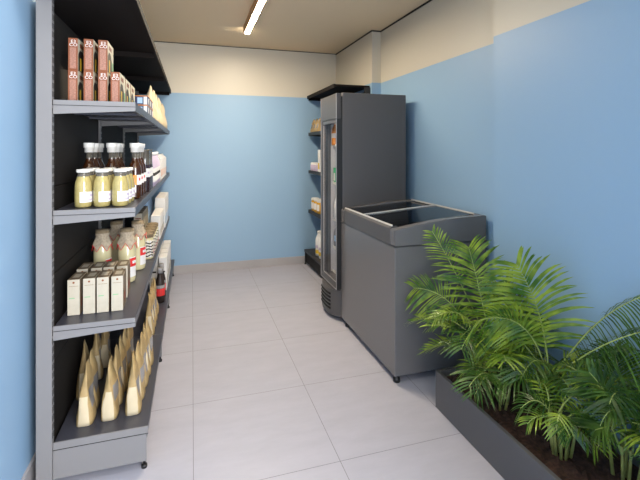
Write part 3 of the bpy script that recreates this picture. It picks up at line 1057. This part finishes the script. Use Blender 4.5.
t = thing('syrup_bottle', 'x', 'bottle', group='tall amber bottles on the middle shelf')
b = MB()
b.lathe([(0.024, 0), (0.029, 0.004), (0.030, 0.01), (0.030, 0.135), (0.027, 0.160), (0.018, 0.183), (0.0135, 0.20, M_amber), (0.0135, 0.232, M_neck)], M_amber)
b.build('bottle_body', t)
b = MB(); b.lathe([(0.020, 0.230), (0.0205, 0.252), (0.0245, 0.253), (0.0248, 0.274), (0.023, 0.276)], M_white); tag(b.build('cap', t), 'white stepped cap')
b = MB(); b.patch(0.0306, 0.07, 0.118, -2.8, -1.15, M_orange); b.patch(0.0306, 0.07, 0.118, -1.15, 0.8, M_label)
b.patch(0.0310, 0.09, 0.104, -0.85, -0.6, M_red)
b.build('paper_label', t)
series(t, [((x + 0.0 * r, 2.255 + r * 0.112, ZB), 'tall amber bottle with white cap, %s in the %s' % (ORD[r] + (' from the front' if r == 0 else ' back'), nm), 0)
           for x, nm in ((-0.476, 'left file'), (-0.377, 'middle file'), (-0.272, 'right file')) for r in range(3)])

t = thing('syrup_bottle', 'x', 'bottle', group='dark bottles on the middle shelf')
b = MB()
b.lathe([(0.024, 0), (0.029, 0.004), (0.030, 0.01), (0.030, 0.135), (0.0285, 0.155), (0.0265, 0.175, M_neck), (0.0265, 0.235, M_neck), (0.028, 0.236, M_neck), (0.028, 0.244, M_neck)], M_darkwine)
b.build('bottle_body', t)
b = MB(); b.patch(0.0306, 0.085, 0.135, -2.2, 0.9, M_label); b.patch(0.031, 0.105, 0.115, -0.9, -0.5, M_lilac); b.build('paper_label', t)
series(t, [((-0.262, 2.60 + r * 0.085, ZB), 'dark uncapped bottle with white label, %s along the shelf edge' % ORD[r], 0) for r in range(3)])

t = thing('milk_bottle', 'x', 'bottle', group='lilac bottles on the middle shelf')
b = MB()
b.lathe([(0.026, 0), (0.032, 0.004), (0.033, 0.12), (0.029, 0.15), (0.018, 0.185), (0.017, 0.205)], M_lilac)
b.build('bottle_body', t)
b = MB(); b.lathe([(0.0195, 0.204), (0.0195, 0.222), (0.018, 0.224)], M_label); b.build('cap', t)
b = MB(); b.patch(0.0336, 0.03, 0.12, -2.0, 1.2, M_label); b.patch(0.034, 0.07, 0.09, -0.9, 0.6, M_choco); b.build('paper_label', t)
series(t, [((-0.265, 2.95 + r * 0.11, ZB), 'pale lilac bottle with white label, %s beyond the dark bottles' % ORD[r], 0) for r in range(5)])


def carton(name, w, d, h, band, top, cat, group, gable=False):
    b = MB()
    if gable:
        b.box(-w / 2, w / 2, -d / 2, d / 2, 0, h * 0.82, M_label, 0.001, 1)
        b.prism([(-w / 2, h * 0.82), (w / 2, h * 0.82), (0.003, h * 0.95), (0.003, h), (-0.003, h), (-0.003, h * 0.95)], 'y', -d / 2, d / 2, top)
    else:
        b.box(-w / 2, w / 2, -d / 2, d / 2, 0, h, M_label, 0.001, 1, faces={'top': top})
    e = 0.0005
    b.face([(w / 2 + e, -d * .4, h * .12), (w / 2 + e, d * .4, h * .12), (w / 2 + e, d * .4, h * .4), (w / 2 + e, -d * .4, h * .4)], band)
    b.face([(-w * .4, -d / 2 - e, h * .12), (w * .4, -d / 2 - e, h * .12), (w * .4, -d / 2 - e, h * .4), (-w * .4, -d / 2 - e, h * .4)], band)
    b.face([(-w * .3, -d / 2 - e, h * .55), (w * .3, -d / 2 - e, h * .55), (w * .3, -d / 2 - e, h * .6), (-w * .3, -d / 2 - e, h * .6)], M_choco)
    o = b.build(name)
    return tag(o, 'x', cat, group)


c = carton('juice_carton', 0.062, 0.07, 0.205, M_orange, M_label, 'carton', 'white and orange cartons on the middle shelf', gable=True)
series(c, [((-0.27, 3.62 + r * 0.16, ZB), 'white gable carton with orange print, %s of the row at the far shelf end' % ORD[r], 0) for r in range(5)])

# --- lower shelf: linen cartons
b = MB()
b.box(0, 0.047, 0, 0.118, 0, 0.152, M_linen, 0.0008, 1, faces={'top': M_linen_d, 'right': M_linen_d})
e = 0.0005
b.lathe([(0.0045, 0)], M_choco, cap=False) if False else None
b.face([(0.0235 + 0.0045 * math.cos(q * PI / 5), -e, 0.139 + 0.0045 * math.sin(q * PI / 5)) for q in range(10)], M_terra)
b.face([(0.006, -e, 0.123), (0.041, -e, 0.123), (0.041, -e, 0.1245), (0.006, -e, 0.1245)], M_linen_d)
b.face([(0.006, -e, 0.071), (0.028, -e, 0.071), (0.028, -e, 0.075), (0.006, -e, 0.075)], M_green)
b.face([(0.010, 0.03, 0.1525), (0.037, 0.03, 0.1525), (0.037, 0.085, 0.1525), (0.010, 0.085, 0.1525)], M_linen)
b.face([(0.0475, 0.02, 0.03), (0.0475, 0.09, 0.03), (0.0475, 0.09, 0.07), (0.0475, 0.02, 0.07)], M_terra_dk)
proto = tag(b.build('linen_carton', recalc=False), 'x', 'box', 'linen cartons on the lower shelf')
items = []
for r in range(2):
    for ci, x in enumerate((-0.506, -0.447, -0.394, -0.337)):
        items.append(((x - 0.004 * r, 2.005 + r * 0.165, ZCC), 'small linen coloured carton, %s in the %s' % (
            ('leftmost', 'second from the left', 'third from the left', 'rightmost')[ci], ('front row', 'row behind')[r]), 0.02 * (ci - 1.5)))
series(proto, items)

# --- cloth-topped jars
t = thing('preserve_jar', 'x', 'jar', group='cloth topped jars on the lower shelf')
b = MB()
b.lathe([(0.036, 0), (0.042, 0.005), (0.0435, 0.02), (0.0435, 0.17), (0.039, 0.20), (0.032, 0.232), (0.030, 0.25)], M_custard)
b.build('jar_body', t)
b = MB()
seg, nr = 40, 9
zs = [0.286, 0.2845, 0.268, 0.258, 0.25, 0.235, 0.22, 0.205, 0.185]
rs = [0.001, 0.033, 0.0345, 0.034, 0.0315, 0.037, 0.041, 0.0455, 0.0485]
rings = []
for j in range(nr):
    ring = []
    for k in range(seg):
        a = 2 * PI * k / seg
        zig = abs(((k / seg * 6) % 1) - 0.5) * 2
        z = zs[j]
        r = rs[j]
        if j >= 5:
            fr = (j - 4) / 4
            z = 0.25 - (0.25 - zs[j]) * (0.55 + 0.62 * zig)
            r = rs[j] + 0.0022 * math.cos(6 * a * 2) * fr
        ring.append(b.bm.verts.new((r * math.cos(a), r * math.sin(a), z)))
    rings.append(ring)
kc, kl, kr = b.mi(M_cloth), b.mi(M_lidcloth), b.mi(M_red)
for j in range(nr - 1):
    for k in range(seg):
        f = b.bm.faces.new([rings[j][k], rings[j][(k + 1) % seg], rings[j + 1][(k + 1) % seg], rings[j + 1][k]])
        f.smooth = True
        f.material_index = kl if j < 2 else kc
tag(b.build('cloth_cover', t), 'beige cloth cover')
b = MB()
edge = [v for v in range(seg + 1)]
pts = []
for k in range(seg + 1):
    a = 2 * PI * k / seg
    zig = abs(((k / seg * 6) % 1) - 0.5) * 2
    r = rs[-1] + 0.0022 * math.cos(12 * a)
    pts.append((r * math.cos(a), r * math.sin(a), 0.25 - (0.25 - zs[-1]) * (0.55 + 0.62 * zig)))
b.tube(pts, 0.0016, M_red, 5)
tag(b.build('red_edging', t), 'red stitched edging')
b = MB(); b.patch(0.0442, 0.03, 0.135, -1.15, 1.6, M_label); b.patch(0.0446, 0.085, 0.13, -1.15, 1.6, M_red); b.patch(0.045, 0.10, 0.115, -0.8, 0.4, M_label)
tag(b.build('paper_label', t), 'red and white label')
series(t, [(p + (ZCC,), 'cream jar under a beige cloth cover with red edging, %s' % l, q) for p, l, q in (
    ((-0.452, 2.44), 'left one of the front pair', 0.1), ((-0.334, 2.44), 'right one of the front pair', 0.0),
    ((-0.425, 2.70), 'left one of the rear pair', 0.3), ((-0.308, 2.68), 'right one of the rear pair', 0.0))])

# --- zebra-labelled jars
t = thing('spread_jar', 'x', 'jar', group='striped jars on the lower shelf')
b = MB(); b.lathe([(0.034, 0), (0.039, 0.004), (0.039, 0.125), (0.034, 0.138)], M_custard); b.build('jar_body', t)
b = MB(); b.lathe([(0.037, 0.137), (0.0385, 0.139), (0.0385, 0.160), (0.037, 0.162)], M_lidcloth)
for z in (0.143, 0.149, 0.155):
    b.patch(0.0389, z, z + 0.002, 0, 2 * PI, M_choco, seg=20)
tag(b.build('lid', t), 'brown lid')
b = MB(); b.patch(0.0394, 0.012, 0.12, -2.6, 1.6, M_label)
for k in range(5):
    for q in range(10):
        a0 = -2.5 + 2.2 * q / 10
        a1 = a0 + 0.22
        z0 = 0.02 + k * 0.02 + 0.004 * math.sin(q * 1.1 + k)
        z1 = 0.02 + k * 0.02 + 0.004 * math.sin(q * 1.1 + 1.1 + k)
        p = [(0.0398 * math.cos(a), 0.0398 * math.sin(a)) for a in (a0, a1)]
        b.face([(*p[0], z0), (*p[1], z1), (*p[1], z1 + 0.008), (*p[0], z0 + 0.008)], M_choco)
b.patch(0.0398, 0.02, 0.11, 0.1, 0.7, M_green); b.patch(0.0400, 0.03, 0.06, -0.2, 0.1, M_red)
tag(b.build('paper_label', t), 'white label with black wavy stripes')
series(t, [((x, 2.92 + r * 0.098, ZCC), 'brown lidded jar with striped label, %s in the %s' % (ORD[r] + (' from the front' if r == 0 else ' back'), nm), 0)
           for x, nm, n in ((-0.278, 'edge file', 5), (-0.37, 'inner file', 5)) for r in range(n)])

# --- white and linen boxes towards the far end of the lower shelf
c = carton('biscuit_box', 0.07, 0.10, 0.185, M_linen, M_label, 'box', 'white boxes on the lower shelf')
series(c, [((-0.275, 3.56 + r * 0.115, ZCC), 'short white box, %s in line beyond the striped jars' % ORD[r], 0) for r in range(4)])
c = carton('cereal_box', 0.085, 0.12, 0.27, M_sky, M_label, 'box', 'white boxes on the lower shelf')
series(c, [((-0.275, 4.08 + r * 0.14, ZCC), 'tall white box, %s of four at the far end of the lower shelf' % ORD[r], 0) for r in range(4)])
b = MB(); b.box(-0.03, 0.03, -0.05, 0.05, 0, 0.21, M_linen, 0.001, 1, faces={'top': M_linen_d})
for q in range(4):
    b.face([(-0.02, -0.0505, 0.03 + q * 0.045), (0.02, -0.0505, 0.03 + q * 0.045), (0.02, -0.0505, 0.04 + q * 0.045), (-0.02, -0.0505, 0.04 + q * 0.045)], M_terra_dk)
c = tag(b.build('tea_box', recalc=False), 'x', 'box', 'beige boxes on the lower shelf')
series(c, [((-0.40 + 0.0 * r, 3.55 + r * 0.115, ZCC), 'narrow beige box with brown top, %s in the inner row' % ORD[r], 0) for r in range(4)])
t = thing('water_bottle', 'x', 'bottle', group='pale blue bottles on the lower shelf')
b = MB(); b.lathe([(0.028, 0), (0.033, 0.004), (0.033, 0.17), (0.026, 0.2), (0.014, 0.235), (0.013, 0.25)], M_sky); b.build('bottle_body', t)
b = MB(); b.lathe([(0.015, 0.249), (0.015, 0.27), (0.013, 0.272)], M_label); b.build('cap', t)
series(t, [((-0.39, 4.06 + r * 0.09, ZCC), 'pale blue bottle with white cap, %s beside the tall white boxes' % ORD[r], 0) for r in range(4)])

# --- bottom shelf, beyond the pouches
t = thing('sauce_bottle', 'x', 'bottle', group='red labelled bottles on the bottom shelf')
b = MB(); b.lathe([(0.03, 0), (0.035, 0.004), (0.035, 0.13), (0.028, 0.17), (0.018, 0.20), (0.017, 0.225)], M_choco); b.build('bottle_body', t)
b = MB(); b.lathe([(0.02, 0.224), (0.02, 0.262), (0.018, 0.264)], M_window); tag(b.build('cap', t), 'grey cap')
b = MB(); b.patch(0.0356, 0.055, 0.11, -2.6, 1.4, M_red); b.patch(0.0356, 0.112, 0.135, -2.6, 1.4, M_window); tag(b.build('paper_label', t), 'red label')
series(t, [((-0.235, 3.42, ZD), 'dark bottle with red label on the bottom shelf, nearer of two', 0),
           ((-0.235, 3.54, ZD), 'dark bottle with red label on the bottom shelf, farther of two', 0)])
c = carton('flour_box', 0.062, 0.155, 0.275, M_linen, M_label, 'box', 'tall white boxes on the bottom shelf')
series(c, [((x, 3.76 + r * 0.18, ZD), 'tall white box on the bottom shelf, %s of the %s row' % (ORD[r], nm), 0)
           for x, nm in ((-0.232, 'edge'), (-0.302, 'inner')) for r in range(4)])

# ------------------------------------------------------------------ goods on the right shelving
pg = pouch('coffee_pouch', 0.10, 0.15, 0.06, 9)
tag(pg, 'x', 'pouch', 'kraft pouches on the right shelving')
series(pg, [((x, y, ZA), 'kraft pouch on the right shelving, %s' % l, rz) for x, y, l, rz in (
    (1.352, 4.66, 'farthest of the three along the edge', PI), (1.352, 4.55, 'middle one along the edge', PI), (1.352, 4.44, 'nearest of the three along the edge', PI))])
t = thing('cream_jar', 'x', 'jar', group='white jars on the right shelving')
b = MB(); b.lathe([(0.038, 0), (0.042, 0.004), (0.042, 0.06), (0.036, 0.07)], M_lilac); b.build('jar_body', t)
b = MB(); b.lathe([(0.038, 0.069), (0.04, 0.071), (0.04, 0.09), (0.038, 0.092)], M_label); tag(b.build('lid', t), 'white lid')
series(t, [((1.36, y, ZB), 'small white lidded jar on the right shelving, %s' % l, 0) for y, l in ((4.66, 'farthest'), (4.56, 'middle one'), (4.46, 'nearest'))])
c = carton('juice_carton', 0.07, 0.07, 0.24, M_yellow, M_yellow, 'carton', 'cartons on the right shelving')
series(c, [((1.36, 4.36, ZB), 'tall white carton on the right shelving beside the small jars', PI), ((1.36, 4.24, ZB), 'tall white carton on the right shelving behind the fridge door', PI)])
t = thing('honey_jar', 'x', 'jar', group='honey jars on the right shelving')
b = MB(); b.lathe([(0.04, 0), (0.045, 0.004), (0.045, 0.11), (0.04, 0.125)], M_gold); b.build('jar_body', t)
b = MB(); b.lathe([(0.043, 0.124), (0.045, 0.126), (0.045, 0.146), (0.043, 0.148)], M_label); tag(b.build('lid', t), 'white lid')
b = MB(); b.patch(0.0456, 0.03, 0.10, PI - 0.7, PI + 0.9, M_label); tag(b.build('paper_label', t), 'white label')
series(t, [((1.362, y, ZCC), 'golden honey jar with white lid, %s on the right shelving' % l, 0) for y, l in ((4.62, 'farthest'), (4.51, 'middle one'), (4.40, 'nearest'))])
t = thing('milk_bottle', 'x', 'bottle', group='white bottles on the right base shelf')
b = MB(); b.lathe([(0.038, 0), (0.043, 0.005), (0.043, 0.17), (0.036, 0.205), (0.022, 0.235), (0.021, 0.25)], M_label); b.build('bottle_body', t)
b = MB(); b.lathe([(0.024, 0.249), (0.024, 0.272), (0.022, 0.274)], M_white); b.build('cap', t)
b = MB(); b.patch(0.0436, 0.03, 0.07, PI - 0.9, PI + 1.2, M_yellow); b.patch(0.0436, 0.09, 0.12, PI - 0.6, PI + 0.9, M_lilac); tag(b.build('paper_label', t), 'yellow and lilac label')
series(t, [((1.345, y, ZD), 'white bottle on the right base shelf, %s' % l, 0) for y, l in ((4.40, 'farthest'), (4.28, 'middle one'), (4.16, 'nearest'))])

# ------------------------------------------------------------------ goods in the fridge
def fz(k):
    return FSH[k] + 0.0032


t = thing('juice_bottle', 'orange juice bottle on the top fridge shelf', 'bottle', (1.20, 3.22, fz(4)))
b = MB(); b.lathe([(0.028, 0), (0.032, 0.004), (0.032, 0.11), (0.026, 0.14), (0.014, 0.165), (0.013, 0.18)], M_orange); b.build('bottle_body', t)
b = MB(); b.lathe([(0.016, 0.179), (0.016, 0.20), (0.014, 0.202)], M_white); b.build('cap', t)
b = MB(); b.patch(0.0326, 0.06, 0.10, PI - 0.5, PI + 1.6, M_label); b.build('paper_label', t)
t.location = (1.178, 3.385, fz(4))
b = MB(); b.box(-0.03, 0.03, -0.03, 0.03, 0, 0.13, M_brightgreen, 0.001, 1)
b.face([(-0.0305, -0.022, 0.02), (-0.0305, 0.022, 0.02), (-0.0305, 0.022, 0.085), (-0.0305, -0.022, 0.085)], M_label)
b.face([(-0.022, -0.0305, 0.02), (0.022, -0.0305, 0.02), (0.022, -0.0305, 0.085), (-0.022, -0.0305, 0.085)], M_label)
c = tag(b.build('drink_carton', recalc=False), 'bright green and white carton on a shelf in the upright fridge', 'carton')
c.location = (1.20, 3.385, fz(3))
t = thing('milk_bottle', 'white milk bottle on a shelf in the upright fridge', 'bottle', (1.20, 3.385, fz(2)))
b = MB(); b.lathe([(0.032, 0), (0.036, 0.004), (0.036, 0.12), (0.028, 0.16), (0.016, 0.185), (0.015, 0.2)], M_label); b.build('bottle_body', t)
b = MB(); b.lathe([(0.018, 0.199), (0.018, 0.215), (0.016, 0.217)], M_white); b.build('cap', t)
t = thing('water_bottle', 'bottle with pale blue label on a low shelf in the upright fridge', 'bottle', (1.20, 3.385, fz(1)))
b = MB(); b.lathe([(0.028, 0), (0.032, 0.004), (0.032, 0.12), (0.024, 0.15), (0.013, 0.17), (0.012, 0.182)], M_window); b.build('bottle_body', t)
b = MB(); b.lathe([(0.015, 0.181), (0.015, 0.198), (0.013, 0.2)], M_label); b.build('cap', t)
b = MB(); b.patch(0.0326, 0.05, 0.10, 0, 2 * PI, M_sky, seg=18); tag(b.build('paper_label', t), 'pale blue label')
